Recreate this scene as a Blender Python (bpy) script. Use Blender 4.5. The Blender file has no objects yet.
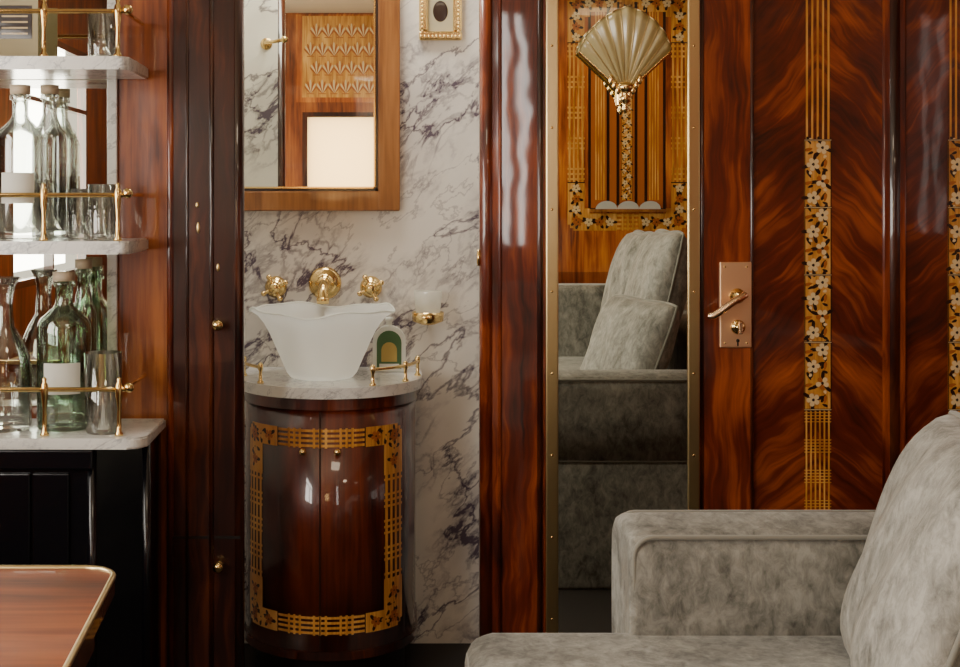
import bpy, bmesh, math, random
from mathutils import Vector, Matrix
random.seed(7)
pi=math.pi
CAM=(0.0,-3.5,1.3); F=1330.0
def WX(px,d): return (px-400)/F*d          # metric X of a measured point standing d metres from the viewpoint
def WZ(py,d): return 1.3-(py-200)/F*d
# ---------------------------------------------------------------- materials
def newmat(n):
    m=bpy.data.materials.new(n); m.use_nodes=True
    return m,m.node_tree,m.node_tree.nodes,m.node_tree.links,m.node_tree.nodes['Principled BSDF']
def plain(n,c,rough=.5,metal=0,coat=0,**k):
    m,t,N,L,b=newmat(n)
    b.inputs['Base Color'].default_value=(*c,1); b.inputs['Roughness'].default_value=rough
    b.inputs['Metallic'].default_value=metal; b.inputs['Coat Weight'].default_value=coat
    b.inputs['Coat Roughness'].default_value=.04
    for a,v in k.items(): b.inputs[a.replace('_',' ')].default_value=v
    return m
def thin_glass(n,tint,extra=.06):
    m,t,N,L,b=newmat(n); N.remove(b); out=N['Material Output']
    tr=N.new('ShaderNodeBsdfTransparent'); gl=N.new('ShaderNodeBsdfGlossy'); mx=N.new('ShaderNodeMixShader'); lw=N.new('ShaderNodeLayerWeight')
    lw.inputs['Blend'].default_value=.35; gl.inputs['Roughness'].default_value=.02; gl.inputs['Color'].default_value=(1,1,.97,1)
    r=N.new('ShaderNodeValToRGB'); r.color_ramp.elements[0].color=(*tint,1); r.color_ramp.elements[1].color=(*[c**3*.6 for c in tint],1); r.color_ramp.elements[0].position=.35
    L.new(lw.outputs['Facing'],r.inputs[0]); L.new(r.outputs[0],tr.inputs['Color'])
    a=N.new('ShaderNodeMath'); a.operation='MULTIPLY_ADD'; a.inputs[1].default_value=.75; a.inputs[2].default_value=extra; L.new(lw.outputs['Fresnel'],a.inputs[0])
    L.new(a.outputs[0],mx.inputs[0]); L.new(tr.outputs[0],mx.inputs[1]); L.new(gl.outputs[0],mx.inputs[2]); L.new(mx.outputs[0],out.inputs[0])
    return m
def frosted(n,col,tw=.55,gloss=.08,clear=0):
    m,t,N,L,b=newmat(n); N.remove(b); out=N['Material Output']
    d=N.new('ShaderNodeBsdfDiffuse'); d.inputs[0].default_value=(*col,1); tl=N.new('ShaderNodeBsdfTranslucent'); tl.inputs[0].default_value=(*col,1)
    g=N.new('ShaderNodeBsdfGlossy'); g.inputs['Roughness'].default_value=.25; m1=N.new('ShaderNodeMixShader'); m2=N.new('ShaderNodeMixShader')
    m1.inputs[0].default_value=tw; m2.inputs[0].default_value=gloss
    L.new(d.outputs[0],m1.inputs[1]); L.new(tl.outputs[0],m1.inputs[2]); L.new(m1.outputs[0],m2.inputs[1]); L.new(g.outputs[0],m2.inputs[2])
    o=m2.outputs[0]
    if clear:
        tr=N.new('ShaderNodeBsdfTransparent'); tr.inputs[0].default_value=(*col,1); m3=N.new('ShaderNodeMixShader'); m3.inputs[0].default_value=clear
        L.new(o,m3.inputs[1]); L.new(tr.outputs[0],m3.inputs[2]); o=m3.outputs[0]
    L.new(o,out.inputs[0]); return m
def math_node(N,L,op,a,b=None):
    n=N.new('ShaderNodeMath'); n.operation=op
    for i,v in enumerate((a,b)):
        if v is None: continue
        if isinstance(v,(int,float)): n.inputs[i].default_value=v
        else: L.new(v,n.inputs[i])
    return n.outputs[0]
def ramp(N,L,src,stops):
    r=N.new('ShaderNodeValToRGB'); e=r.color_ramp.elements
    while len(e)<len(stops): e.new(.5)
    for i,(p,c) in enumerate(stops): e[i].position=p; e[i].color=(*c,1)
    L.new(src,r.inputs[0]); return r.outputs[0]
def wood(n,cd,cm,cl,chev=None,scale=1,rough=.32,coat=1,sgn=1,fine=.4,flame=0,bump=.06,cloud=0.0):
    m,t,N,L,b=newmat(n)
    tc=N.new('ShaderNodeTexCoord'); sp=N.new('ShaderNodeSeparateXYZ')
    if cloud:   # wandering figure: warp the lookup position slightly
        wn=N.new('ShaderNodeTexNoise'); wn.inputs['Scale'].default_value=5; wn.inputs['Detail'].default_value=2; L.new(tc.outputs['Object'],wn.inputs['Vector'])
        vm=N.new('ShaderNodeVectorMath'); vm.operation='MULTIPLY_ADD'; vm.inputs[1].default_value=(.12*cloud,.0,.16*cloud)
        L.new(wn.outputs['Color'],vm.inputs[0]); L.new(tc.outputs['Object'],vm.inputs[2]); L.new(vm.outputs[0],sp.inputs[0])
    else: L.new(tc.outputs['Object'],sp.inputs[0])
    X,Y,Z=sp.outputs
    if chev is None:
        across=math_node(N,L,'ADD',X,math_node(N,L,'MULTIPLY',Y,.9)); along=Z
    elif chev=='x':
        across=Y; along=X
    else:
        sx=N.new('ShaderNodeSeparateXYZ'); L.new(tc.outputs['Object'],sx.inputs[0])
        u=math_node(N,L,'ABSOLUTE',math_node(N,L,'SUBTRACT',sx.outputs[0],chev))
        across=math_node(N,L,'ADD',math_node(N,L,'MULTIPLY',u,.72*sgn),math_node(N,L,'MULTIPLY',Z,.7))
        along=math_node(N,L,'SUBTRACT',math_node(N,L,'MULTIPLY',u,.7),math_node(N,L,'MULTIPLY',Z,.72*sgn))
    cb=N.new('ShaderNodeCombineXYZ')
    L.new(math_node(N,L,'MULTIPLY',across,75*scale),cb.inputs[0]); L.new(math_node(N,L,'MULTIPLY',along,4.0*scale),cb.inputs[1])
    L.new(math_node(N,L,'MULTIPLY',Y,3),cb.inputs[2])
    n1=N.new('ShaderNodeTexNoise'); n1.inputs['Scale'].default_value=1; n1.inputs['Detail'].default_value=6; n1.inputs['Distortion'].default_value=.4
    L.new(cb.outputs[0],n1.inputs['Vector'])
    cb2=N.new('ShaderNodeCombineXYZ')
    L.new(math_node(N,L,'MULTIPLY',across,9*scale),cb2.inputs[0]); L.new(math_node(N,L,'MULTIPLY',along,(1.6+flame*2)*scale),cb2.inputs[1])
    n2=N.new('ShaderNodeTexNoise'); n2.inputs['Scale'].default_value=1; n2.inputs['Detail'].default_value=4; n2.inputs['Distortion'].default_value=1.0+flame
    L.new(cb2.outputs[0],n2.inputs['Vector'])
    v=math_node(N,L,'ADD',math_node(N,L,'MULTIPLY',n1.outputs[0],fine),math_node(N,L,'MULTIPLY',n2.outputs[0],1-fine))
    if cloud:
        n4=N.new('ShaderNodeTexNoise'); n4.inputs['Scale'].default_value=4.5; n4.inputs['Detail'].default_value=2; L.new(tc.outputs['Object'],n4.inputs['Vector'])
        v=math_node(N,L,'ADD',math_node(N,L,'MULTIPLY',v,1-.33*cloud),math_node(N,L,'MULTIPLY',n4.outputs[0],.33*cloud))
    c=ramp(N,L,v,[(.37,cd),(.5,cm),(.64,cl)])
    L.new(c,b.inputs['Base Color']); b.inputs['Roughness'].default_value=rough
    b.inputs['Coat Weight'].default_value=coat; b.inputs['Coat Roughness'].default_value=.04; b.inputs['Coat IOR'].default_value=1.55
    n3=N.new('ShaderNodeTexNoise'); n3.inputs['Scale'].default_value=4; L.new(tc.outputs['Object'],n3.inputs['Vector'])
    bp=N.new('ShaderNodeBump'); bp.inputs['Strength'].default_value=bump; bp.inputs['Distance'].default_value=.02
    L.new(n3.outputs[0],bp.inputs['Height']); L.new(bp.outputs[0],b.inputs['Coat Normal'])
    return m
def marble(n,base,vein,scale=1,rot=.6,amount=1.0,bold=1.0):
    m,t,N,L,b=newmat(n)
    tc=N.new('ShaderNodeTexCoord'); mp=N.new('ShaderNodeMapping'); L.new(tc.outputs['Object'],mp.inputs[0])
    mp.inputs['Rotation'].default_value=(0,rot,0)
    mp2=N.new('ShaderNodeMapping'); mp2.inputs['Scale'].default_value=(scale*.72,scale,scale*1.45); L.new(mp.outputs[0],mp2.inputs[0])
    def vn(s,w,dist,loc,det=7):
        q=N.new('ShaderNodeTexNoise'); q.inputs['Scale'].default_value=s; q.inputs['Detail'].default_value=det; q.inputs['Roughness'].default_value=.58
        q.inputs['Distortion'].default_value=dist
        mq=N.new('ShaderNodeVectorMath'); mq.operation='ADD'; mq.inputs[1].default_value=loc; L.new(mp2.outputs[0],mq.inputs[0]); L.new(mq.outputs[0],q.inputs['Vector'])
        a=math_node(N,L,'ABSOLUTE',math_node(N,L,'SUBTRACT',q.outputs[0],.5))
        mr=N.new('ShaderNodeMapRange'); mr.inputs[1].default_value=0; mr.inputs[2].default_value=w*bold; mr.inputs[3].default_value=1; mr.inputs[4].default_value=0
        L.new(a,mr.inputs[0]); return mr.outputs[0]
    a=vn(2.0,.013,.45,(0,0,0)); c=vn(4.2,.026,.5,(3,1,2)); d=vn(10,.055,.3,(7,3,1)); e=vn(3.0,.010,.3,(11,5,4))
    msk=N.new('ShaderNodeTexNoise'); msk.inputs['Scale'].default_value=2.1; msk.inputs['Detail'].default_value=5
    mo=N.new('ShaderNodeVectorMath'); mo.operation='ADD'; mo.inputs[1].default_value=(1.3,0,.4); L.new(mp2.outputs[0],mo.inputs[0]); L.new(mo.outputs[0],msk.inputs['Vector'])
    mk=N.new('ShaderNodeMapRange'); mk.inputs[1].default_value=.47; mk.inputs[2].default_value=.64; L.new(msk.outputs[0],mk.inputs[0])
    s=math_node(N,L,'MULTIPLY',a,.75)
    s=math_node(N,L,'ADD',s,math_node(N,L,'MULTIPLY',e,.35))
    s=math_node(N,L,'ADD',s,math_node(N,L,'MULTIPLY',math_node(N,L,'MULTIPLY',c,mk.outputs[0]),.9))
    s=math_node(N,L,'ADD',s,math_node(N,L,'MULTIPLY',math_node(N,L,'MULTIPLY',d,mk.outputs[0]),.55))
    s=math_node(N,L,'ADD',s,math_node(N,L,'MULTIPLY',mk.outputs[0],.24))
    s=math_node(N,L,'MULTIPLY',s,amount)
    col=ramp(N,L,s,[(0,base),(.4,tuple(base[i]*.5+vein[i]*.5 for i in range(3))),(1,vein)])
    L.new(col,b.inputs['Base Color']); b.inputs['Roughness'].default_value=.14
    return m
def velvet(n,c1,c2):
    m,t,N,L,b=newmat(n)
    tc=N.new('ShaderNodeTexCoord')
    mp=N.new('ShaderNodeMapping'); mp.inputs['Scale'].default_value=(1,1,.6); mp.inputs['Rotation'].default_value=(.3,.5,.2); L.new(tc.outputs['Object'],mp.inputs[0])
    q=N.new('ShaderNodeTexNoise'); q.inputs['Scale'].default_value=42; q.inputs['Detail'].default_value=9; q.inputs['Roughness'].default_value=.74; q.inputs['Distortion'].default_value=.5
    L.new(mp.outputs[0],q.inputs['Vector'])
    q2=N.new('ShaderNodeTexNoise'); q2.inputs['Scale'].default_value=7; q2.inputs['Detail'].default_value=3; q2.inputs['Distortion'].default_value=.8; L.new(tc.outputs['Object'],q2.inputs['Vector'])
    v=math_node(N,L,'ADD',math_node(N,L,'MULTIPLY',q.outputs[0],.62),math_node(N,L,'MULTIPLY',q2.outputs[0],.38))
    col=ramp(N,L,v,[(.38,c1),(.5,tuple((c1[i]*.5+c2[i]*.5) for i in range(3))),(.61,c2)])
    L.new(col,b.inputs['Base Color']); b.inputs['Roughness'].default_value=.75
    b.inputs['Sheen Weight'].default_value=.35; b.inputs['Sheen Roughness'].default_value=.3; b.inputs['Sheen Tint'].default_value=(.9,.88,.82,1)
    bp=N.new('ShaderNodeBump'); bp.inputs['Strength'].default_value=.3; bp.inputs['Distance'].default_value=.008
    L.new(v,bp.inputs['Height']); L.new(bp.outputs[0],b.inputs['Normal'])
    return m
W_red=wood('mahogany_gloss',(.022,.0015,.0003),(.135,.016,.002),(.40,.080,.010),cloud=.5)
W_van=wood('vanity_mahogany_gloss',(.014,.0014,.0004),(.065,.008,.0014),(.16,.024,.004),fine=.3)
W_dark=wood('dark_mahogany_gloss',(.005,.0008,.0004),(.030,.004,.001),(.12,.025,.005),cloud=.5)
W_warm=wood('warm_mahogany',(.08,.013,.0022),(.25,.055,.009),(.44,.13,.022))
W_chev=wood('chevron_mahogany',(.012,.001,.0002),(.115,.013,.0018),(.44,.092,.011),chev=WX(818,3.5),fine=.42,flame=.6,scale=.85,cloud=1.0)
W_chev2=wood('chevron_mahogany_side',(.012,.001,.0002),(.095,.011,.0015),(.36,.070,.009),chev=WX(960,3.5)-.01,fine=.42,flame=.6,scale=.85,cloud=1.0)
W_honey=wood('honey_frame_wood',(.16,.05,.010),(.27,.10,.020),(.40,.16,.04),rough=.35,coat=.5)
W_orange=wood('orange_panel_wood',(.13,.018,.002),(.42,.10,.011),(.70,.24,.035))
W_table=wood('table_mahogany',(.05,.009,.002),(.15,.032,.007),(.25,.065,.015),chev='x',scale=.7,rough=.5,coat=.15)
M_marble=marble('veined_white_marble',(.85,.815,.74),(.115,.09,.12),scale=1.15,rot=.78)
M_marble2=marble('shelf_marble',(.80,.79,.74),(.32,.32,.33),scale=3.5,amount=.7)
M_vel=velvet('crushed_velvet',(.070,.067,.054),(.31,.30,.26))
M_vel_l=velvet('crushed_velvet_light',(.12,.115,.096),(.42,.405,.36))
M_pipe=plain('velvet_piping',(.20,.19,.155),.7,Sheen_Weight=.4)
M_brass=plain('polished_brass',(.85,.62,.26),.16,1)
M_brassd=plain('aged_brass',(.64,.49,.24),.28,1)
M_rosebrass=plain('rose_brass',(.98,.68,.42),.25,1)
M_plate=plain('brushed_rose_brass',(.98,.64,.38),.42,1)
M_mir=plain('mirror_silver',(.84,.86,.77),.0,1)
M_black=plain('black_lacquer',(.003,.003,.005),.2,0,.3)
M_dark=plain('shadow_groove',(.006,.003,.002),.5)
M_gold=wood('inlay_gold_wood',(.40,.15,.022),(.64,.29,.055),(.84,.46,.12),scale=2,rough=.3,coat=.4)
M_cream=plain('inlay_cream_wood',(.76,.57,.30),.3,0,.3)
M_ebony=plain('inlay_ebony',(.022,.008,.004),.3,0,.4)
M_inred=plain('inlay_amber',(.40,.11,.015),.3,0,.4)
M_glass=thin_glass('clear_glass',(.97,.99,.98))
M_tumb=thin_glass('thin_clear_glass',(.975,.99,.985),.08)
M_green=thin_glass('green_glass',(.84,.95,.86))
M_frost=frosted('frosted_basin_glass',(.96,.98,.94),.5,.05)
M_label=plain('paper_label',(.70,.70,.63),.7)
M_lgreen=plain('green_printed_label',(.05,.12,.04),.6)
M_lyel=plain('ochre_printed_label',(.42,.30,.08),.6)
M_floor=plain('dark_carpet',(.02,.014,.010),.9)
M_ceil=plain('cream_ceiling',(.60,.48,.33),.6)
M_shade=frosted('fan_shade_glass',(.80,.70,.38),.35,.14,.25)
M_paper=plain('print_paper',(.50,.44,.28),.8)
M_blind=frosted('cream_blind',(.95,.80,.58),.85,.0)
M_ftumb=frosted('frosted_tumbler_glass',(.93,.92,.86),.5,.1,.45)
# ---------------------------------------------------------------- helpers
def empty(n,parent=None):
    o=bpy.data.objects.new(n,None); bpy.context.scene.collection.objects.link(o); o.empty_display_size=.05
    if parent: o.parent=parent
    return o
def mk(n,bm,mats,parent=None,smooth=False):
    me=bpy.data.meshes.new(n); bmesh.ops.recalc_face_normals(bm,faces=bm.faces[:]); bm.to_mesh(me); bm.free()
    o=bpy.data.objects.new(n,me); bpy.context.scene.collection.objects.link(o)
    for m in (mats if isinstance(mats,(list,tuple)) else [mats]): me.materials.append(m)
    if smooth:
        for p in me.polygons: p.use_smooth=True
    if parent: o.parent=parent
    return o
def addbox(bm,x0,x1,y0,y1,z0,z1):
    vs=[bm.verts.new((x,y,z)) for x in(x0,x1) for y in(y0,y1) for z in(z0,z1)]
    for f in((0,1,3,2),(4,6,7,5),(0,4,5,1),(2,3,7,6),(0,2,6,4),(1,5,7,3)): bm.faces.new([vs[i] for i in f])
def box(n,x0,x1,y0,y1,z0,z1,mat,parent=None,bev=0,seg=2,smooth=False):
    bm=bmesh.new(); addbox(bm,x0,x1,y0,y1,z0,z1)
    if bev: bmesh.ops.bevel(bm,geom=bm.edges[:],offset=bev,segments=seg,profile=.5,affect='EDGES')
    return mk(n,bm,mat,parent,smooth)
def lathe(n,prof,c,mat,parent=None,n_=40,smooth=True):
    bm=bmesh.new(); rings=[]
    for r,z in prof:
        if r<1e-5: rings.append([bm.verts.new((c[0],c[1],c[2]+z))])
        else: rings.append([bm.verts.new((c[0]+r*math.cos(2*pi*i/n_),c[1]+r*math.sin(2*pi*i/n_),c[2]+z)) for i in range(n_)])
    for a,b in zip(rings,rings[1:]):
        for i in range(n_):
            j=(i+1)%n_
            if len(a)==1 and len(b)==1: continue
            if len(a)==1: bm.faces.new((a[0],b[i],b[j]))
            elif len(b)==1: bm.faces.new((a[i],a[j],b[0]))
            else: bm.faces.new((a[i],a[j],b[j],b[i]))
    return mk(n,bm,mat,parent,smooth)
def tube(n,pts,r,mat,parent=None,cyc=False,res=6):
    cu=bpy.data.curves.new(n,'CURVE'); cu.dimensions='3D'; cu.bevel_depth=r; cu.bevel_resolution=res; cu.use_fill_caps=True
    s=cu.splines.new('POLY'); s.points.add(len(pts)-1)
    for p,q in zip(s.points,pts): p.co=(*q,1)
    s.use_cyclic_u=cyc; s.use_smooth=True
    o=bpy.data.objects.new(n,cu); bpy.context.scene.collection.objects.link(o)
    dg=bpy.context.evaluated_depsgraph_get(); me=bpy.data.meshes.new_from_object(o.evaluated_get(dg))
    bpy.data.objects.remove(o); o=bpy.data.objects.new(n,me); bpy.context.scene.collection.objects.link(o)
    me.materials.clear(); me.materials.append(mat)
    if parent: o.parent=parent
    return o
def ball(n,c,r,mat,parent=None,sc=(1,1,1)):
    bm=bmesh.new(); bmesh.ops.create_uvsphere(bm,u_segments=20,v_segments=12,radius=r)
    for v in bm.verts: v.co=Vector((v.co.x*sc[0]+c[0],v.co.y*sc[1]+c[1],v.co.z*sc[2]+c[2]))
    return mk(n,bm,mat,parent,True)
def disc_y(n,c,prof,mat,parent=None,ns=32):
    bm=bmesh.new(); rings=[]
    for r,o in prof:
        rings.append([bm.verts.new((c[0]+r*math.cos(2*pi*i/ns),c[1]-o,c[2]+r*math.sin(2*pi*i/ns))) for i in range(ns)])
    for a,b in zip(rings,rings[1:]):
        for i in range(ns): bm.faces.new((a[i],a[(i+1)%ns],b[(i+1)%ns],b[i]))
    bm.faces.new(rings[-1]); bm.faces.new(rings[0])
    return mk(n,bm,mat,parent,True)
def vround(n,x,y,r,z0,z1,mat,parent=None,sy=1.0):
    bm=bmesh.new(); ns=28
    a=[bm.verts.new((x+r*math.cos(2*pi*i/ns),y+sy*r*math.sin(2*pi*i/ns),z0)) for i in range(ns)]
    b=[bm.verts.new((v.co.x,v.co.y,z1)) for v in a]
    for i in range(ns): bm.faces.new((a[i],a[(i+1)%ns],b[(i+1)%ns],b[i]))
    bm.faces.new(a); bm.faces.new(b)
    return mk(n,bm,mat,parent,True)
def wall_holes(n,axis,pos,th,a0,a1,z0,z1,holes,mat):
    As=sorted({a0,a1,*[h[0] for h in holes],*[h[1] for h in holes]}); Zs=sorted({z0,z1,*[h[2] for h in holes],*[h[3] for h in holes]})
    bm=bmesh.new()
    for i in range(len(As)-1):
        for j in range(len(Zs)-1):
            ca=(As[i]+As[i+1])/2; cz=(Zs[j]+Zs[j+1])/2
            if any(h[0]<ca<h[1] and h[2]<cz<h[3] for h in holes): continue
            if axis=='y': addbox(bm,As[i],As[i+1],pos,pos+th,Zs[j],Zs[j+1])
            else: addbox(bm,pos,pos+th,As[i],As[i+1],Zs[j],Zs[j+1])
    return mk(n,bm,mat)
# ------- marquetry
class Inlay:
    def __init__(s,f): s.f=f; s.bm=bmesh.new()
    def poly(s,pts,m,l):
        fc=s.bm.faces.new([s.bm.verts.new(s.f(u,v,l)) for u,v in pts]); fc.material_index=m
    def rect(s,u0,u1,v0,v1,m,l=.0006):
        k=max(1,int(abs(u1-u0)/.012))
        for i in range(k):
            a=u0+(u1-u0)*i/k; b=u0+(u1-u0)*(i+1)/k
            s.poly([(a,v0),(b,v0),(b,v1),(a,v1)],m,l)
    def leaf(s,u,v,L,w,ang,m,l=.0012,off=0):
        ca,sa=math.cos(ang),math.sin(ang); pts=[]
        for t in range(12):
            a=2*pi*t/12; x=off+L/2+L/2*math.cos(a); y=w/2*math.sin(a)*(1.0+.35*math.cos(a))
            pts.append((u+x*ca-y*sa,v+x*sa+y*ca))
        s.poly(pts,m,l)
    def flower(s,u,v,r,m,mc,l=.0015,n=5,rot=0):
        for i in range(n): s.leaf(u,v,r,r*.72,rot+2*pi*i/n,m,l+i*.00003,off=r*.10)
        s.leaf(u-r*.18,v,r*.36,r*.36,0,mc,l+.0004)
    def mosaic(s,u0,u1,v0,v1):
        s.rect(u0,u1,v0,v1,0,.0006); w=u1-u0; v=v0+w*.36; k=0; cm=(u0+u1)/2
        while v<v1-w*.22:
            side=1 if k%2 else -1; cx=cm+side*w*.17; ox=cm-side*w*.27
            a=random.random()*6
            for q,an in enumerate((a+.6,a+2.7,a+4.6)): s.leaf(cx,v,w*.40,w*.13,an,2,.0009+q*.00003,off=w*.05)
            s.leaf(ox,v+w*.16,w*.34,w*.11,pi/2*side+.5*side,2,.0010,off=-w*.05)
            s.leaf(ox,v-w*.05,w*.30,w*.12,2.4+side,3,.0011,off=-w*.08)
            s.leaf(ox,v-w*.20,w*.22,w*.10,.4*side,2,.0011,off=-w*.11)
            for q in range(5): s.leaf(cx,v,w*.23,w*.17,a+2*pi*q/5,(1,3,1)[k%3] if q%2 else 1,.0015+q*.00003,off=w*.02)
            s.leaf(cx-w*.055,v,w*.11,w*.11,0,2,.0019)
            s.leaf(ox,v+w*.30,w*.14,w*.11,a,1,.0016,off=-w*.08)
            v+=w*.62; k+=1
        s.rect(u0,u0+w*.03,v0,v1,2,.0024); s.rect(u1-w*.03,u1,v0,v1,2,.0024)
    def vlines(s,u0,u1,v0,v1,n=4,thin=1.0):
        w=(u1-u0)
        for i in range(n):
            c=u0+w*(i+.5)/n; h=w/n*.26*thin; s.rect(c-h,c+h,v0,v1,0)
    def hlines(s,u0,u1,v0,v1,n=4,thin=1.0):
        w=(v1-v0)
        for i in range(n):
            c=v0+w*(i+.5)/n; h=w/n*.26*thin; s.rect(u0,u1,c-h,c+h,0)
    def blob(s,cx,cy,r,k):
        a=random.random()*6
        for q in range(3): s.leaf(cx,cy,r*1.05,r*.38,a+q*2.1,2,.0012+q*.00004)
        s.flower(cx,cy,r*.56,k,2,.0016,rot=a)
    def frame(s,u0,u1,v0,v1,b,c,cream=3,bl=.42,side=1.0):
        bu=b*side
        s.vlines(u0,u0+bu,v0+c,v1-c); s.vlines(u1-bu,u1,v0+c,v1-c)
        s.hlines(u0+c,u1-c,v0,v0+b); s.hlines(u0+c,u1-c,v1-b,v1)
        for (cu,su) in((u0,1),(u1,-1)):
            for (cv,sv) in((v0,1),(v1,-1)):
                def R(a0,a1,b0,b1,m,l): s.rect(*sorted((cu+su*a0,cu+su*a1)),*sorted((cv+sv*b0,cv+sv*b1)),m,l)
                R(b*.35,c*1.1,0,b,0,.0007); R(0,bu,b*.35,c*1.1,0,.00075); R(b*.15,b*1.3,b*.15,b*1.3,0,.0008)
                R(c*1.1,c*1.1+b*.06,0,b,2,.0009); R(0,bu,c*1.1,c*1.1+b*.06,2,.0009)
                done=[]
                for q in range(5):
                    for (x,y) in ((b*.62+q*b*.62,b*.5),(bu*.5,b*.62+q*b*.62)):
                        if x<c*1.05 and y<c*1.05 and (x,y) not in done:
                            done.append((x,y)); s.blob(cu+su*x,cv+sv*y,b*bl,cream if (q%2) else 3)
        for (a0,a1) in((u0,u0+bu),(u1-bu,u1)):
            for t in (.24,.37,.5,.63,.76):
                vm=v0+(v1-v0)*t
                for e in (-1,0,1): s.rect(a0,a1,vm+e*b*.3-b*.06,vm+e*b*.3+b*.06,0,.001)
        for (a0,a1) in((v0,v0+b),(v1-b,v1)):
            for t in (.36,.5,.64):
                um=u0+(u1-u0)*t
                for e in (-1,0,1): s.rect(um+e*b*.3-b*.06,um+e*b*.3+b*.06,a0,a1,0,.001)
    def done(s,n,parent,mats=None):
        me=bpy.data.meshes.new(n); s.bm.to_mesh(me); s.bm.free()
        o=bpy.data.objects.new(n,me); bpy.context.scene.collection.objects.link(o)
        for m in(mats or (M_gold,M_cream,M_ebony,M_inred)): me.materials.append(m)
        if parent:o.parent=parent
        return o
# ================================================================= ROOM
box('floor',-1.6,1.85,-4.0,.5,-.06,0,M_floor)
box('ceiling',-1.6,1.85,-4.0,.5,2.45,2.5,M_ceil)
XD=WX(480,3.5)
wall_holes('wall_front','y',0,.05,XD+.03,1.8,0,2.45,[(WX(752,3.5)+.004,WX(885,3.5),.02,2.4),(WX(905,3.5),1.79,.02,2.4)],W_red)
box('wall_front_panel',WX(752,3.5)+.005,WX(885,3.5)-.001,.008,.05,.02,2.4,W_chev)
box('wall_front_panel_side',WX(905,3.5)+.001,1.79,.008,.05,.02,2.4,W_chev2)
g=empty('trim_1'); vround('moulding',XD+.018,.012,.019,0,2.45,W_red,g); box('edge',XD,XD+.03,.014,.05,0,2.45,W_dark,g)
g=empty('trim_2'); vround('moulding_round',WX(895,3.5),.01,.017,0,2.45,W_dark,g)
for i,x in enumerate((885.5,904.5)): vround('bead_%d'%i,WX(x,3.5),.006,.006,0,2.45,W_red,g)
g=empty('trim_3')
for i,x in enumerate((752,702)): vround('bead_%d'%i,WX(x,3.5),.0,.0045,0,2.45,W_dark,g)
vround('bead_stile',WX(500,3.5),0,.005,0,2.45,W_red,g); vround('bead_stile_inner',WX(540,3.5),0,.008,0,2.45,W_dark,g)
fw=lambda u,v,l:(u,.0075-l,v)
for nm,(a,b) in (('marquetry_strip',(805,832)),('marquetry_strip',(949,976))):
    g=empty(nm); q=Inlay(fw); u0,u1=WX(a,3.5),WX(b,3.5)
    zt=WZ(140,3.5); zb=WZ(410,3.5)
    q.vlines(u0,u1,zt,2.35,n=5,thin=.75); q.vlines(u0,u1,.25,zb,n=6,thin=.75)
    v=zb-.008
    while v>zb-.30:
        if int((zb-v)/.04)%2==0: q.rect(u0,u1,v-.0012,v+.0012,0,.0008)
        v-=.008
    n=4; h=(zt-zb)/n
    for i in range(n): q.mosaic(u0,u1,zb+i*h,zb+(i+1)*h)
    for i in range(n+1): q.rect(u0,u1,zb+i*h-.0025,zb+i*h+.0025,2,.0026); q.rect(u0,u1,zb+i*h-.0008,zb+i*h+.0008,1,.003)
    q.done('inlay',g)
YL=-.20
box('wall_left_cabinet',-1.5,WX(167,3.3),YL,YL+.03,0,2.45,W_warm)
g=empty('wardrobe_door')
x0,x1=WX(167,3.28),WX(240.5,3.28)
box('panel',x0,x1-.012,YL-.02,YL+.02,0.02,2.4,W_dark,g,.004)
vround('bullnose',x1-.012,YL,.0195,.02,2.4,W_dark,g)
vround('hinge_bead',x0+.008,YL-.016,.009,.02,2.4,W_red,g)
vround('reeding_a',x0+.05,YL-.02,.004,.02,2.4,W_dark,g)
vround('reeding_b',x0+.11,YL-.02,.006,.02,2.4,W_dark,g)
box('rail_gap',x0,x1,YL-.0215,YL-.018,WZ(541,3.26),WZ(538,3.26),M_dark,g)
for i,py in enumerate((325,567)):
    disc_y('knob_%d'%i,(WX(218,3.26),YL-.02,WZ(py,3.26)),[(.010,0),(.010,.003),(.005,.006),(.005,.016),(.012,.022),(.014,.028),(.010,.035),(.003,.037)],M_brass,g)
for i,(px,py) in enumerate(((197,228),(196,205),(217,268))):
    ball('escutcheon_%d'%i,(WX(px,3.26),YL-.021,WZ(py,3.26)),.0045,M_brassd,g,(1,.5,(3.2,1.6,2.2)[i]))
box('wall_partition_marble',-.75,x1-.014,YL+.031,YL+.045,0,2.45,M_marble)
box('wall_alcove_back',-.80,.45,.40,.45,0,2.45,M_marble)
box('wall_alcove_left',-.80,-.755,-.15,.40,0,2.45,M_marble)
box('wall_alcove_right',.36,.40,.051,.40,0,2.45,M_marble)
wall_holes('wall_back','y',-3.95,.05,-1.55,1.8,0,2.45,[(-.60,-.10,1.28,1.84),(.555,.60,1.06,2.35),(.655,.70,1.06,2.35)],W_warm)
wall_holes('wall_left','x',-1.55,.05,-3.95,-.17,0,2.45,[(-3.3,-2.05,.95,2.0),(-1.75,-.75,.95,2.0)],W_warm)
box('wall_right',1.8,1.85,-3.95,.05,0,2.45,W_red)
def winframe(n,axis,pos,a0,a1,z0,z1,mid=True):
    g=empty(n); t=.03
    def b(nm,p0,p1,q0,q1):
        if axis=='x': box(nm,pos-.02,pos+.02,p0,p1,q0,q1,W_dark,g)
        else: box(nm,p0,p1,pos-.02,pos+.02,q0,q1,W_dark,g)
    b('jamb_a',a0,a0+t,z0,z1); b('jamb_b',a1-t,a1,z0,z1); b('sill',a0+t,a1-t,z0,z0+t); b('head',a0+t,a1-t,z1-t,z1)
    if mid: b('transom',a0+t,a1-t,z0+(z1-z0)*.72,z0+(z1-z0)*.72+.02); b('mullion',(a0+a1)/2-.012,(a0+a1)/2+.012,z0+t,z0+(z1-z0)*.72)
    return g
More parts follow.
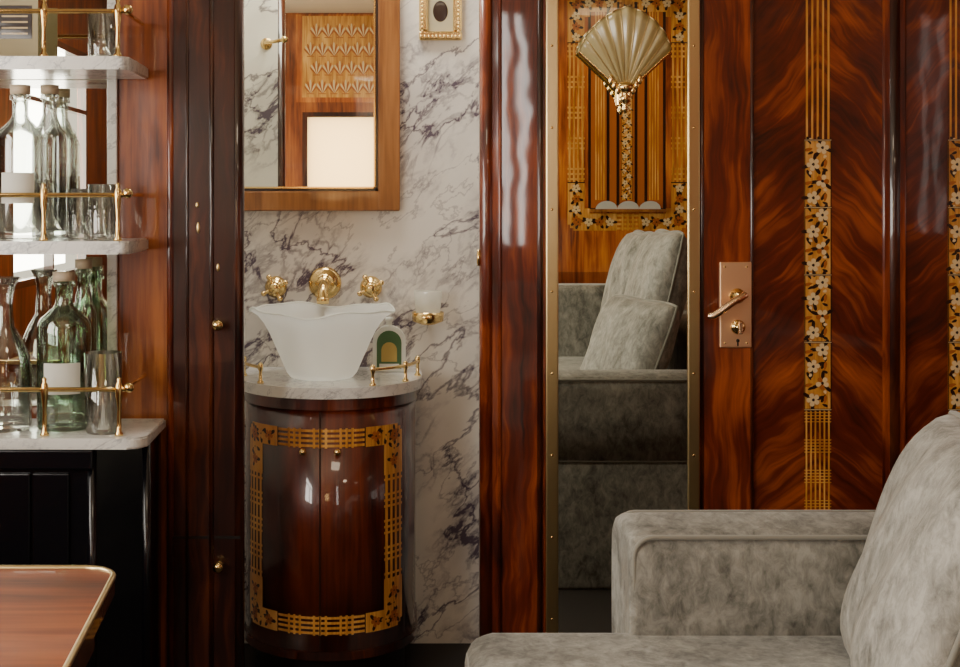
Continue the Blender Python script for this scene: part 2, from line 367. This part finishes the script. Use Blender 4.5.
winframe('window_1','x',-1.52,-3.3,-2.05,.95,2.0); winframe('window_2','x',-1.52,-1.75,-.75,.95,2.0)
g=winframe('window_3','y',-3.92,-.60,-.10,1.28,1.84,False); box('blind',-.57,-.13,-3.925,-3.92,1.31,1.81,M_blind,g)
# ================================================================= MIRROR DOOR PARTS
g=empty('door_mirror')
ma,mb=WX(558,3.5),WX(687,3.5)
box('mirror_glass',ma,mb,-.006,-.001,.12,2.3,M_mir,g)
box('brass_strip_a',WX(545.5,3.5),ma,-.012,-.0005,.10,2.32,M_brassd,g,.003)
box('brass_strip_b',mb,WX(699,3.5),-.012,-.0005,.10,2.32,M_brassd,g,.003)
for i in range(10):
    for j,x in enumerate((551.5,693)): ball('screw_%d_%d'%(i,j),(WX(x,3.5),-.012,.2+i*.215),.0035,M_brass,g,(1,.5,1))
g=empty('door_handle')
box('plate',WX(720,3.49),WX(752,3.49),-.008,0,WZ(348,3.49),WZ(262,3.49),M_plate,g,.003)
hx,hz=WX(741,3.45),WZ(297,3.45)
disc_y('rose',(hx,-.008,hz),[(.020,0),(.020,.006),(.012,.010),(.010,.045),(.003,.047)],M_brass,g)
tube('lever',[(hx+.012,-.046,hz+.006),(hx+.002,-.052,hz),(hx-.02,-.054,hz-.012),(hx-.05,-.055,hz-.034),(hx-.070,-.053,hz-.048),(hx-.082,-.047,hz-.050)],.0095,M_rosebrass,g)
kx,kz=WX(738,3.49),WZ(327,3.49)
disc_y('key_rose',(kx,-.008,kz),[(.019,0),(.019,.004),(.014,.007),(.009,.008),(.008,.02)],M_brass,g)
box('key_turn',kx-.005,kx+.005,-.042,-.026,kz-.016,kz+.016,M_rosebrass,g,.002)
disc_y('keyhole',(kx,-.008,kz-.036),[(.0045,0),(.0045,.001)],M_dark,g); box('keyhole_slot',kx-.002,kx+.002,-.0092,-.008,kz-.050,kz-.037,M_dark,g)
for i,(px,py) in enumerate(((725,267),(747,267),(725,343),(747,343))): ball('plate_screw_%d'%i,(WX(px,3.49),-.008,WZ(py,3.49)),.003,M_brass,g)
g=empty('door_hinge'); box('leaf',XD-.008,XD+.003,.005,.011,WZ(264,3.5),WZ(252,3.5),M_brass,g); vround('knuckle',XD-.003,.006,.004,WZ(266,3.5),WZ(250,3.5),M_brass,g)
# fan sconce
g=empty('fan_wall_sconce')
cx,cy,cz=WX(629,3.40),-.02,WZ(92,3.40)
bm=bmesh.new(); NA=108; NR=10; grid=[]
A=math.radians(47)
def fanR(t): return .162+.060*(1-t)**.85
for i in range(NA+1):
    t=-1+2*i/NA; a=t*A; row=[]
    pleat=.0035*math.cos(t*pi*9)
    for j in range(NR+1):
        s=.06+.94*j/NR; r=fanR(abs(t))*s
        bulge=.055*math.sin(min(1,s)*pi*.60)*max(0,math.cos(t*pi/2))**.6
        row.append(bm.verts.new((cx+r*math.sin(a),cy-.012-bulge-pleat*s,cz+r*math.cos(a))))
    grid.append(row)
for i in range(NA):
    for j in range(NR): bm.faces.new((grid[i][j],grid[i+1][j],grid[i+1][j+1],grid[i][j+1]))
rim=[tuple(grid[i][NR].co) for i in range(NA+1)]
ribs=[[tuple(v.co+Vector((0,-.002,0))) for v in grid[i]] for i in (0,NA)]
fine=[[tuple(v.co+Vector((0,-.0015,0))) for v in grid[i]] for i in range(12,NA,12)]
sh=mk('fan_shade',bm,M_shade,g,True); sh.modifiers.new('s','SOLIDIFY').thickness=.003
tube('rim_brass',rim,.0018,M_brassd,g,res=3)
for i,r in enumerate(ribs): tube('edge_rib_%d'%i,r,.0048,M_brass,g,res=4)
for i,r in enumerate(fine): tube('rib_%d'%i,r,.0011,M_brassd,g,res=2)
lathe('finial',[(.0,-.052),(.005,-.046),(.009,-.036),(.005,-.030),(.014,-.020),(.017,-.008),(.011,0),(.019,.008),(.025,.022),(.012,.03),(0,.031)],(cx,cy-.022,cz),M_brass,g)
for s in(-1,1):
    for k in range(4): ball('leafage_%d_%d'%(s,k),(cx+s*(.010+k*.009),cy-.028,cz-.002+k*.013),.010,M_brass,g,(.7,.6,1.4))
box('backplate',cx-.018,cx+.018,-.024,-.0065,cz-.03,cz+.10,M_brass,g,.003)
# ================================================================= VANITY
g=empty('vanity_cabinet')
vc=(-.192,.20); R=.235
def dshape(bm,R,z0,z1,back=.398):
    pts=[(vc[0]-R,back)]+[(vc[0]+R*math.sin(a),vc[1]-R*math.cos(a)) for a in [(-pi/2+pi*i/64) for i in range(65)]]+[(vc[0]+R,back)]
    lo=[bm.verts.new((x,y,z0)) for x,y in pts]; hi=[bm.verts.new((x,y,z1)) for x,y in pts]
    n=len(pts)
    for i in range(n): bm.faces.new((lo[i],lo[(i+1)%n],hi[(i+1)%n],hi[i]))
    bm.faces.new(lo); bm.faces.new(hi)
bm=bmesh.new(); dshape(bm,R,.10,.782); o=mk('body',bm,W_van,g,False)
for p in o.data.polygons:
    if len(p.vertices)==4: p.use_smooth=True
bm=bmesh.new(); dshape(bm,R-.03,0,.10); mk('plinth',bm,M_dark,g)
bm=bmesh.new(); dshape(bm,R+.005,.10,.122); mk('foot_moulding',bm,W_dark,g)
bm=bmesh.new(); dshape(bm,R+.005,.752,.782); mk('cornice',bm,W_van,g)
bm=bmesh.new(); dshape(bm,R+.018,.783,.812); bmesh.ops.bevel(bm,geom=[e for e in bm.edges if abs(e.verts[0].co.z-e.verts[1].co.z)<1e-4],offset=.006,segments=2,affect='EDGES'); mk('marble_top',bm,M_marble2,g)
a0=math.radians(-4)
fc=lambda u,v,l:(vc[0]+(R+l+.0006)*math.sin(a0+u/R),vc[1]-(R+l+.0006)*math.cos(a0+u/R),v)
q=Inlay(fc); uh=.248; q.frame(-uh,uh,WZ(629,3.52),WZ(425,3.52),.052,.115,0,.46,1.35); q.done('marquetry',g)
q=Inlay(fc); q.rect(-.0015,.0015,.125,.748,2,.0022); q.rect(-uh-.012,-uh-.009,.14,.735,2,.001);q.rect(uh+.009,uh+.012,.14,.735,2,.001); q.done('door_gap',g)
for i,u in enumerate((-.045,.045)):
    p=fc(u,WZ(452,3.47),.004); ball('knob_%d'%i,p,.010,M_brass,g)
for k,(t0,t1) in enumerate(((-88,-48),(30,88))):
    r=R+.006; pts=[]
    for i in range(13):
        a=math.radians(t0+(t1-t0)*i/12); pts.append((vc[0]+r*math.sin(a),vc[1]-r*math.cos(a),.855))
    tube('gallery_rail_%d'%k,pts,.0045,M_brass,g)
    for j,t in enumerate((t0,(t0+t1)/2,t1) if k else (t0,t1)):
        a=math.radians(t); x,y=vc[0]+r*math.sin(a),vc[1]-r*math.cos(a)
        lathe('gallery_post_%d_%d'%(k,j),[(0,0),(.009,0),(.009,.004),(.005,.008),(.004,.03),(.007,.038),(.007,.050),(.004,.054),(0,.056)],(x,y,.8125),M_brass,g,16)
bx,by,bz=WX(322,3.65),.15,.8125
g=empty('glass_vessel_basin')
prof=[(.074,.0),(.086,.003),(.096,.015),(.107,.04),(.120,.07),(.133,.10),(.146,.128),(.159,.151),(.175,.172),(.196,.187)]
bm=bmesh.new(); ns=120; rings=[]
for r,z in prof:
    t=z/.187; row=[]
    for i in range(ns):
        a=2*pi*i/ns
        w=math.cos(8*a+.6)
        rr=r*(1+.014*t**2.2*w); zz=z-.003*t**4*w+.006*t**4*math.cos(4*a+.9)*-1+.003*t**4*math.cos(2*a)
        row.append(bm.verts.new((bx+rr*math.cos(a),by+rr*math.sin(a),bz+.001+zz)))
    rings.append(row)
for a,b in zip(rings,rings[1:]):
    for i in range(ns): bm.faces.new((a[i],a[(i+1)%ns],b[(i+1)%ns],b[i]))
bm.faces.new(rings[0])
rimp=[tuple(v.co) for v in rings[-1]]
mk('bowl',bm,M_frost,g,True)
tube('rounded_rim',rimp,.0030,M_frost,g,cyc=True,res=3)
lathe('drain_ring',[(0,0),(.03,0),(.03,.004),(0,.005)],(bx,by,bz+.008),M_brass,g)
YW=.40
for i,px in enumerate((276,371)):
    g=empty('basin_tap'); c=(WX(px,3.9),YW,WZ(287,3.9))
    disc_y('escutcheon',c,[(.032,0),(.032,.004),(.022,.014),(.012,.018),(.010,.04),(.016,.045),(.018,.055),(.010,.062),(.003,.064)],M_brass,g)
    for k in range(4):
        a=pi/4*.6+k*pi/2; d=Vector((math.cos(a),0,math.sin(a)))
        p=Vector(c)+Vector((0,-.05,0))
        tube('spoke_%d'%k,[tuple(p+d*.012),tuple(p+d*.032)],.0055,M_brass,g); ball('spoke_end_%d'%k,tuple(p+d*.035),.0080,M_brass,g)
g=empty('basin_spout'); c=(WX(325,3.9),YW,WZ(283,3.9))
disc_y('escutcheon',c,[(.048,0),(.048,.005),(.040,.012),(.030,.016),(.022,.02),(.02,.03)],M_brass,g)
tube('spout',[(c[0],YW-.02,c[2]),(c[0],YW-.06,c[2]+.002),(c[0],YW-.085,c[2]-.006),(c[0],YW-.105,c[2]-.022),(c[0],YW-.11,c[2]-.04)],.014,M_brass,g)
lathe('spout_tip',[(.012,0),(.018,.0),(.018,.016),(.014,.018),(0,.019)],(c[0],YW-.11,c[2]-.052),M_brass,g)
g=empty('wall_tumbler_holder'); x,z=WX(428,3.82),WZ(312,3.82)
disc_y('wall_rose',(x,YW,z-.01),[(.022,0),(.022,.004),(.008,.01),(.007,.04)],M_brass,g)
lathe('cup',[(0,-.040),(.010,-.036),(.02,-.030),(.040,-.022),(.043,0),(.046,.0),(.045,-.026),(.02,-.036)],(x,YW-.075,z),M_brass,g)
lathe('tumbler',[(0,-.012),(.034,-.012),(.041,.060),(.0395,.060),(.0325,-.009),(0,-.009)],(x,YW-.075,z),M_ftumb,g)
g=empty('toiletry_flask'); x,y=WX(389,3.72),.27
def arch(n,w,h,y0,y1,z0,mat,parent):
    bm=bmesh.new(); pts=[(-w,0),(w,0),(w,h-w)]+[(w*math.cos(a),h-w+w*math.sin(a)) for a in [pi*i/12 for i in range(1,12)]]+[(-w,h-w)]
    lo=[bm.verts.new((x+u,y0,z0+v)) for u,v in pts]; hi=[bm.verts.new((x+u,y1,z0+v)) for u,v in pts]
    for i in range(len(pts)): bm.faces.new((lo[i],lo[(i+1)%len(pts)],hi[(i+1)%len(pts)],hi[i]))
    bm.faces.new(lo); bm.faces.new(hi); return mk(n,bm,mat,parent)
arch('flask_body',.047,.130,y,y+.03,.8135,M_label,g); arch('label_green',.035,.108,y-.0015,y-.0005,.822,M_lgreen,g)
arch('label_picture',.022,.055,y-.003,y-.002,.842,M_lyel,g)
box('label_text',x-.028,x+.028,y-.003,y-.002,.826,.836,M_label,g)
lathe('stopper',[(.008,0),(.008,.012),(.011,.014),(.011,.024),(0,.026)],(x,y+.015,.942),M_label,g)
g=empty('vanity_mirror'); fx0,fx1=-.60,WX(400,3.87); z0,z1=WZ(211,3.87),2.02; fwid=.064
box('glass',fx0+.05,fx1-.05,.388,.396,z0+.04,z1-.04,M_mir,g)
box('frame_bottom',fx0,fx1,.37,.399,z0,z0+.058,W_honey,g,.004); box('frame_top',fx0,fx1,.37,.399,z1-.058,z1,W_honey,g,.004)
box('frame_right',fx1-fwid,fx1,.369,.3985,z0,z1,W_honey,g,.004); box('frame_left',fx0,fx0+fwid,.369,.3985,z0,z1,W_honey,g,.004)
box('slip_bottom',fx0+fwid,fx1-fwid,.372,.39,z0+.058,z0+.066,M_ebony,g); box('slip_right',fx1-fwid-.008,fx1-fwid,.372,.39,z0+.058,z1-.058,M_ebony,g)
box('bead_bottom',fx0+fwid,fx1-fwid-.008,.376,.39,z0+.066,z0+.071,M_brass,g); box('bead_right',fx1-fwid-.013,fx1-fwid-.008,.376,.39,z0+.066,z1-.058,M_brass,g)
g=empty('gilt_picture_frame'); a,b_=WX(419,3.88),WX(462,3.88); z0,z1=WZ(40,3.88),1.97; w_=.026
for nm,v in(('rail_b',(a,b_,z0,z0+w_)),('rail_t',(a,b_,z1-w_,z1)),('stile_l',(a,a+w_,z0+w_,z1-w_)),('stile_r',(b_-w_,b_,z0+w_,z1-w_))):
    box(nm,v[0],v[1],.378,.399,v[2],v[3],M_brass,g,.005)
for i in range(11): ball('gadroon_%d'%i,(a+.006+i*(b_-a-.012)/10,.379,z0+.010),.005,M_brass,g,(.8,.6,1))
for i in range(10):
    for j,xx in enumerate((a+.010,b_-.010)): ball('gadroon_side_%d_%d'%(i,j),(xx,.379,z0+.025+i*.012),.005,M_brass,g,(.8,.6,1))
box('print',a+.024,b_-.024,.39,.398,z0+.024,z1-.024,M_paper,g); ball('print_motif',((a+b_)/2,.3895,z0+.085),.022,M_ebony,g,(1,.04,1.4))
for k,zz in enumerate((1.82,2.0)):
    g=empty('brass_towel_hook'); c=Vector((-.445,YL+.046,zz))
    tube('arm',[tuple(c),tuple(c+Vector((0,.04,0))),tuple(c+Vector((.03,.06,.0))),tuple(c+Vector((.06,.06,.006)))],.006,M_brass,g); ball('rose',tuple(c),.02,M_brass,g,(1,.3,1)); ball('end',tuple(c+Vector((.065,.06,.008))),.012,M_brass,g)
# ================================================================= DRINKS CABINET
g=empty('bar_mirror')
bx1=WX(108,3.3)
box('glass',-1.49,bx1,YL-.008,YL-.001,.79,2.3,M_mir,g); box('bevel_strip',bx1,WX(118,3.3),YL-.014,YL-.001,.79,2.3,M_marble2,g,.003)
g=empty('black_bar_cabinet')
xa=-1.49; xr=WX(166,3.28); yf=-.50
bm=bmesh.new()
pts=[(xa,YL-.002),(xa,yf+.02),(WX(92,3.02),yf+.02),(xr-.012,yf+.09),(xr-.012,YL-.022)]
lo=[bm.verts.new((x,y,.08)) for x,y in pts]; hi=[bm.verts.new((x,y,.735)) for x,y in pts]
for i in range(5): bm.faces.new((lo[i],lo[(i+1)%5],hi[(i+1)%5],hi[i]))
bm.faces.new(lo); bm.faces.new(hi); mk('carcass',bm,M_black,g)
for i in range(7): box('slat_%d'%i,-1.36+i*.088,-1.36+i*.088+.082,yf+.012,yf+.02,.14,.68,M_black,g,.003)
box('cornice',xa,WX(94,3.02),yf+.004,yf+.02,.69,.735,M_black,g,.004)
for i,xx in enumerate((WX(92,3.02),xr-.012)): vround('post_%d'%i,xx,yf+.022 if i==0 else yf+.09,.010,.08,.735,M_black,g)
box('plinth',xa,xr-.06,yf+.06,YL-.022,0,.08,M_dark,g)
def slab(n,xr,yf,yb,z0,z1,mat,parent,r=.035):
    bm=bmesh.new(); pts=[(xa,yb),(xa,yf)]+[(xr-r+r*math.sin(a),yf+r-r*math.cos(a)) for a in [pi/2*i/8 for i in range(9)]]+[(xr,yb)]
    lo=[bm.verts.new((x,y,z0)) for x,y in pts]; hi=[bm.verts.new((x,y,z1)) for x,y in pts]
    for i in range(len(pts)): bm.faces.new((lo[i],lo[(i+1)%len(pts)],hi[(i+1)%len(pts)],hi[i]))
    bm.faces.new(lo); bm.faces.new(hi)
    bmesh.ops.bevel(bm,geom=[e for e in bm.edges if abs(e.verts[0].co.z-e.verts[1].co.z)<1e-4],offset=.004,segments=2,affect='EDGES')
    return mk(n,bm,mat,parent)
slab('marble_counter',xr,yf,YL-.022,.737,.762,M_marble2,g,.04)
def gallery(parent,z,xr,yf,yb,h=.105):
    tube('rail',[(xa+.02,yf,z+h),(xr,yf,z+h),(xr+.002,yf+.02,z+h+.001),(xr+.002,yb,z+h+.001)],.0055,M_brass,parent)
    for i,px in enumerate((xr-.010,xr-.17-.01,xr-.45)):
        lathe('post_%d'%i,[(0,0),(.010,0),(.010,.004),(.006,.010),(.0055,.03),(.0045,.06),(.008,h-.016),(.0095,h),(.008,h+.012),(.004,h+.018),(.006,h+.024),(0,h+.03)],(px,yf,z),M_brass,parent,16)
    ball('rail_end',(xr+.012,yf+.004,z+h+.004),.012,M_brass,parent)
shelves=[(WZ(57,3.05),'a'),(WZ(241,3.05),'b')]
for zt,k in shelves:
    g2=empty('bar_shelf'); slab('slab',WX(148,3.28),-.47,YL-.015,zt-.030,zt,M_marble2,g2,.02)
    gallery(g2,zt+.0005,WX(122,3.05),-.448,YL-.02)
gallery(g,.7625,WX(122,3.02),-.465,YL-.024)
def bottle(n,c,mat,R,H,label=None,neck=.016,cap=None):
    g=empty(n); s=H
    prof=[(0,0),(R*.94,0),(R,.006),(R,s*.64),(R*.97,s*.68),(R*.86,s*.72),(R*.62,s*.755),(neck*1.25,s*.79),(neck,s*.82),(neck,s*.92),(neck*1.3,s*.925),(neck*1.3,s*.955),(neck,s*.96),(neck*.8,s*.96),(neck*.8,s*.81),(R*.58,s*.745),(R*.82,s*.71),(R-.004,s*.67),(R-.0035,.02),(0,.014)]
    lathe('glass_body',prof,c,mat,g)
    lathe('stopper',[(0,s*.94),(neck*.78,s*.94),(neck*.78,s*.961),(neck*1.3,s*.962),(neck*1.3,s*1.02),(0,s*1.022)],c,cap or M_label,g,20)
    if label:
        bm=bmesh.new(); rr=R+.0012; n_=14
        lo=[];hi=[]
        for i in range(n_+1):
            a=-pi/2+ .15 +(-1+2*i/n_)*.7; lo.append(bm.verts.new((c[0]+rr*math.cos(a),c[1]+rr*math.sin(a),c[2]+s*.24))); hi.append(bm.verts.new((c[0]+rr*math.cos(a),c[1]+rr*math.sin(a),c[2]+s*.44)))
        for i in range(n_): bm.faces.new((lo[i],lo[i+1],hi[i+1],hi[i]))
        mk('label',bm,label,g,True)
    return g
def tumbler(n,c,R,H,mat=M_tumb):
    g=empty(n)
    lathe('glass',[(0,0),(R*.86,0),(R*.9,.004),(R,H),(R-.0018,H),(R*.9-.002,.012),(0,.010)],c,mat,g,32)
    for k in range(8):
        a=k*pi/4; tube('cut_%d'%k,[(c[0]+R*.905*math.cos(a),c[1]+R*.905*math.sin(a),c[2]+.008),(c[0]+R*.96*math.cos(a),c[1]+R*.96*math.sin(a),c[2]+H*.55)],.0012,mat,g,res=2)
    return g
z=shelves[1][0]+.001
bottle('spirit_bottle',(WX(24,3.15),-.38,z),M_glass,.056,.355,M_label,.018,M_ceil)
bottle('spirit_bottle',(WX(50,3.24),-.262,z),M_glass,.042,.365,None,.017,M_ceil)
tumbler('drinking_glass',(WX(79,3.2),-.29,z),.034,.12); tumbler('drinking_glass',(WX(99,3.08),-.385,z),.034,.13)
zc=.763
bottle('green_spirit_bottle',(WX(62,3.12),-.36,zc),M_green,.063,.36,M_label,.020,M_ceil)
bottle('green_spirit_bottle',(WX(82,3.22),-.262,zc),M_green,.032,.385,None,.016,M_ceil)
tumbler('highball_glass',(WX(99,3.03),-.425,zc),.044,.185)
g=empty('glass_decanter'); c=(WX(2,3.1),-.38,zc)
lathe('body',[(0,0),(.055,0),(.062,.01),(.062,.12),(.058,.17),(.04,.21),(.022,.24),(.018,.30),(.024,.335),(.036,.355),(.034,.356),(.02,.335),(.015,.30),(.018,.24),(.036,.208),(.054,.165),(.058,.12),(.057,.02),(0,.014)],c,M_glass,g)
g=empty('menu_card'); z=shelves[0][0]
box('card',WX(-8,3.2),WX(38,3.2),-.30,-.296,z+.002,z+.16,M_paper,g); box('print',WX(-2,3.2),WX(32,3.2),-.3015,-.3005,z+.06,z+.14,M_ebony,g)
for i in range(5): box('line_%d'%i,WX(2,3.2),WX(28,3.2),-.303,-.302,z+.07+i*.014,z+.074+i*.014,M_cream,g)
tumbler('drinking_glass',(WX(98,3.1),-.36,z+.001),.034,.11)
# ================================================================= SOFA
g=empty('velvet_sofa')
ya0,ya1=-1.14,-.94
def soft(n,x0,x1,y0,y1,z0,z1,bev,mat=M_vel):
    bm=bmesh.new(); addbox(bm,x0,x1,y0,y1,z0,z1)
    bmesh.ops.bevel(bm,geom=bm.edges[:],offset=bev,segments=5,profile=.5,affect='EDGES')
    return mk(n,bm,mat,g,True)
def piping_xz(n,x0,x1,z0,z1,y,r=.03):
    pts=[]
    for cx_,cz_,a0_ in((x1-r,z1-r,0),(x0+r,z1-r,90),(x0+r,z0+r,180),(x1-r,z0+r,270)):
        for i in range(7):
            a=math.radians(a0_+15*i); pts.append((cx_+r*math.cos(a),y,cz_+r*math.sin(a)))
    tube(n,pts,.0045,M_pipe,g,cyc=True)
xl=WX(612,2.55)
zs=.528; r=.045
bm=bmesh.new()
sec=[(ya0,.43),(ya0-.004,.57)]+[(ya0+r-r*math.cos(a),.708-r+r*math.sin(a)) for a in [pi/2*i/6 for i in range(7)]]+[((ya0+ya1)/2,.722)]+[(ya1-r+r*math.sin(a),.708-r+r*math.cos(a)) for a in [pi/2*i/6 for i in range(7)]]+[(ya1+.003,.57),(ya1,.43)]
endm=[(xl+.006,.86),(xl,.93),(xl+.004,.97),(xl+.016,.995),(xl+.05,1.0),(xl+.3,1.004),(1.44,1.0)]
rows=[]
for x,k in endm: rows.append([bm.verts.new((x,(ya0+ya1)/2+(y-(ya0+ya1)/2)*k,.43+(z-.43)*k)) for y,z in sec])
for a,b in zip(rows,rows[1:]):
    for i in range(len(sec)-1): bm.faces.new((a[i],a[i+1],b[i+1],b[i]))
    bm.faces.new((a[0],b[0],b[-1],a[-1]))
bm.faces.new(rows[0]); bm.faces.new(rows[-1])
mk('arm',bm,M_vel,g,True)
piping_xz('arm_piping_front',xl+.010,1.44,.44,.700,ya0+.004,.034)
piping_xz('arm_piping_back',xl+.010,1.44,.430,.700,ya1-.004,.034)
soft('arm_base',xl+.004,1.44,ya0+.012,ya1-.006,.0,.428,.012)
soft('seat',.115,1.35,-3.12,-1.085,.34,zs,.05)
tube('seat_piping',[(.122,-3.08,zs-.035),(.122,-1.14,zs-.035),(.128,-1.115,zs-.035),(.145,-1.100,zs-.035),(.17,-1.092,zs-.035),(.36,-1.092,zs-.035)],.005,M_pipe,g)
soft('base',.14,1.45,-3.12,-1.15,.03,.345,.02)
soft('back',1.18,1.72,-3.35,ya1,.0,.80,.06)
soft('far_arm',xl,1.45,-3.34,-3.12,.0,.875,.045)
def pillow(n,c,W,H,T,tilt,yaw,mat,par):
    e=empty(n,par); bm=bmesh.new(); N_=22; fr=[];bk=[]
    M=Matrix.Rotation(math.radians(yaw),3,'Z')@Matrix.Rotation(math.radians(tilt),3,'Y')
    def P(u,v,s):
        k=(max(0,1-abs(u)**3.2)*max(0,1-abs(v)**3.2))**.45
        uu=u*(1-.05*abs(u)*(1-abs(v))); vv=v*(1-.05*abs(v)*(1-abs(u)))
        sq=1-.06*(abs(u)*abs(v))**3
        wr=.006*math.sin(u*9+v*4)*k
        p=Vector((-s*(T/2*k+wr),uu*W/2*sq,vv*H/2*sq)); return M@p+Vector(c)
    for i in range(N_+1):
        fr.append([bm.verts.new(P(-1+2*i/N_,-1+2*j/N_,1)) for j in range(N_+1)]); bk.append([bm.verts.new(P(-1+2*i/N_,-1+2*j/N_,-1)) for j in range(N_+1)])
    for i in range(N_):
        for j in range(N_):
            bm.faces.new((fr[i][j],fr[i+1][j],fr[i+1][j+1],fr[i][j+1])); bm.faces.new((bk[i][j],bk[i][j+1],bk[i+1][j+1],bk[i+1][j]))
    bmesh.ops.remove_doubles(bm,verts=bm.verts[:],dist=.0005)
    mk('cover',bm,mat,e,True)
    pts=[]
    for i in range(20): pts.append(P(-1+2*i/20,1,0))
    for i in range(20): pts.append(P(1,1-2*i/20,0))
    for i in range(20): pts.append(P(1-2*i/20,-1,0))
    for i in range(20): pts.append(P(-1,-1+2*i/20,0))
    tube('seam_piping',[tuple(p) for p in pts],.005,M_pipe,e,cyc=True)
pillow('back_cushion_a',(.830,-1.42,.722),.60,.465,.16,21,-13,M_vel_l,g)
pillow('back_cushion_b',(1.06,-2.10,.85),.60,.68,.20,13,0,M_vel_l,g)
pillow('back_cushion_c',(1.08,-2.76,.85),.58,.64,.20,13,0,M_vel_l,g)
# ================================================================= TABLE
g=empty('folding_table')
tz=.74; cxx,cyy=WX(122,2.03),-3.5+2.03
ang=math.radians(4)
def tp(u,v): return (cxx+u*math.cos(ang)-v*math.sin(ang), cyy+v*math.cos(ang))
def tabpts(ins,r=.05):
    pts=[]
    for (cu,cv,a0_) in((-ins-r,-ins-r,0),(-.95+ins+r,-ins-r,90),(-.95+ins+r,-.75+ins+r,180),(-ins-r,-.75+ins+r,270)):
        for i in range(9):
            a=math.radians(a0_+90*i/8); pts.append(tp(cu+r*math.cos(a),cv+r*math.sin(a)))
    return pts
def plate(n,pts,z0,z1,mat):
    bm=bmesh.new(); lo=[bm.verts.new((x,y,z0)) for x,y in pts]; hi=[bm.verts.new((x,y,z1)) for x,y in pts]
    for i in range(len(pts)): bm.faces.new((lo[i],lo[(i+1)%len(pts)],hi[(i+1)%len(pts)],hi[i]))
    bm.faces.new(lo); bm.faces.new(hi); return mk(n,bm,mat,g)
plate('top',tabpts(.006),tz-.03,tz,W_table); plate('top_edge',tabpts(.004),tz-.028,tz-.004,W_dark)
tube('brass_lip',[(x,y,tz+.000) for x,y in tabpts(.006)],.0045,M_brassd,g,cyc=True)
plate('apron',tabpts(.03),tz-.10,tz-.03,W_dark)
lathe('pedestal',[(0,0),(.16,0),(.16,.03),(.05,.06),(.04,.3),(.05,.6),(.09,.64),(0,.64)],(-.9,-1.85,0),W_dark,g)
# ================================================================= OPPOSITE WALL (seen in the mirrors)
fb=lambda u,v,l:(u,-3.898+l*2,v)
g=empty('marquetry_wall_panel')
box('panel',.80,1.78,-3.9,-3.8985,.9,2.44,W_orange,g)
q=Inlay(fb); q.rect(1.045,1.475,1.24,2.42,2,.0003); q.rect(1.06,1.46,1.255,2.42,3,.0004); q.frame(.93,1.60,1.13,2.44,.095,.24,1)
for k,u in enumerate((1.11,1.26,1.41)): q.vlines(u-.03,u+.03,1.3,2.4,n=4) if k!=1 else q.mosaic(u-.03,u+.03,1.3,2.4)
for u in (1.155,1.21,1.31,1.365): q.rect(u-.008,u+.008,1.27,2.4,2,.0008)
q.done('inlay',g)
for i,u in enumerate((1.14,1.26,1.38)):
    bm=bmesh.new(); cvt=bm.verts.new((u,-3.86,1.25)); arc=[bm.verts.new((u+.06*math.cos(pi*k/12),-3.86+.02*math.sin(pi*k/12),1.25+.045*math.sin(pi*k/12))) for k in range(13)]
    for k in range(12): bm.faces.new((cvt,arc[k],arc[k+1]))
    mk('scallop_%d'%i,bm,M_label,g)
box('scallop_ledge',1.05,1.47,-3.898,-3.85,1.235,1.25,W_honey,g)
g=empty('marquetry_frieze')
box('panel',-.64,-.06,-3.9,-3.896,1.90,2.44,W_orange,g)
q=Inlay(lambda u,v,l:(u,-3.895+l*2,v)); q.rect(-.60,-.08,1.93,2.43,0,.0002)
for i in range(7):
    for j in range(4):
        u=-.55+i*.072+(.036 if j%2 else 0); v=1.955+j*.115
        for t in range(7): q.leaf(u,v,.085-.008*abs(t-3),.011,pi/2+(t-3)*.24,(3,1,3,1,3,1,3)[t],.001+t*.0001)
        q.rect(u-.022,u+.022,v-.005,v,3,.001)
q.done('inlay',g)
# ================================================================= LIGHT
w=bpy.data.worlds.new('daylight'); bpy.context.scene.world=w; w.use_nodes=True
bg=w.node_tree.nodes['Background']; bg.inputs[0].default_value=(1,.89,.74,1); bg.inputs[1].default_value=1.3
def area(n,loc,rot,sx,sy,e,c=(1,.94,.85)):
    l=bpy.data.lights.new(n,'AREA'); l.shape='RECTANGLE'; l.size=sx; l.size_y=sy; l.energy=e; l.color=c
    o=bpy.data.objects.new(n,l); o.location=loc; o.rotation_euler=rot; bpy.context.scene.collection.objects.link(o)
area('daylight_window_1',(-1.60,-2.67,1.5),(0,-pi/2,0),1.0,1.2,58)
area('daylight_window_2',(-1.60,-1.25,1.5),(0,-pi/2,0),1.0,.95,24)
area('daylight_window_3',(-.35,-4.0,1.56),(pi/2,0,0),.48,.54,7,(1,.84,.62))
area('daylight_window_4',(.63,-4.0,1.7),(pi/2,0,0),.2,1.3,9,(1,.95,.88))
area('alcove_lamp',(-.2,.1,2.42),(0,0,0),.5,.3,13,(1,.95,.86))
area('ceiling_lamp',(.2,-2.2,2.43),(0,0,0),.5,.5,6,(1,.84,.62))  # soft warm room fill, added under the ceiling without any fitting
area('panel_fill',(1.2,-3.3,2.43),(0,0,0),.3,.3,4,(1,.80,.55))  # unseen extra light, added to brighten the marquetry on the opposite wall
# ================================================================= CAMERA
cam=bpy.data.cameras.new('camera'); co=bpy.data.objects.new('camera',cam); bpy.context.scene.collection.objects.link(co)
co.location=CAM; co.rotation_euler=(pi/2,0,0); cam.sensor_width=36; cam.lens=F/960*36
cam.shift_x=80/960; cam.shift_y=-133.5/960; cam.clip_start=.02
bpy.context.scene.camera=co
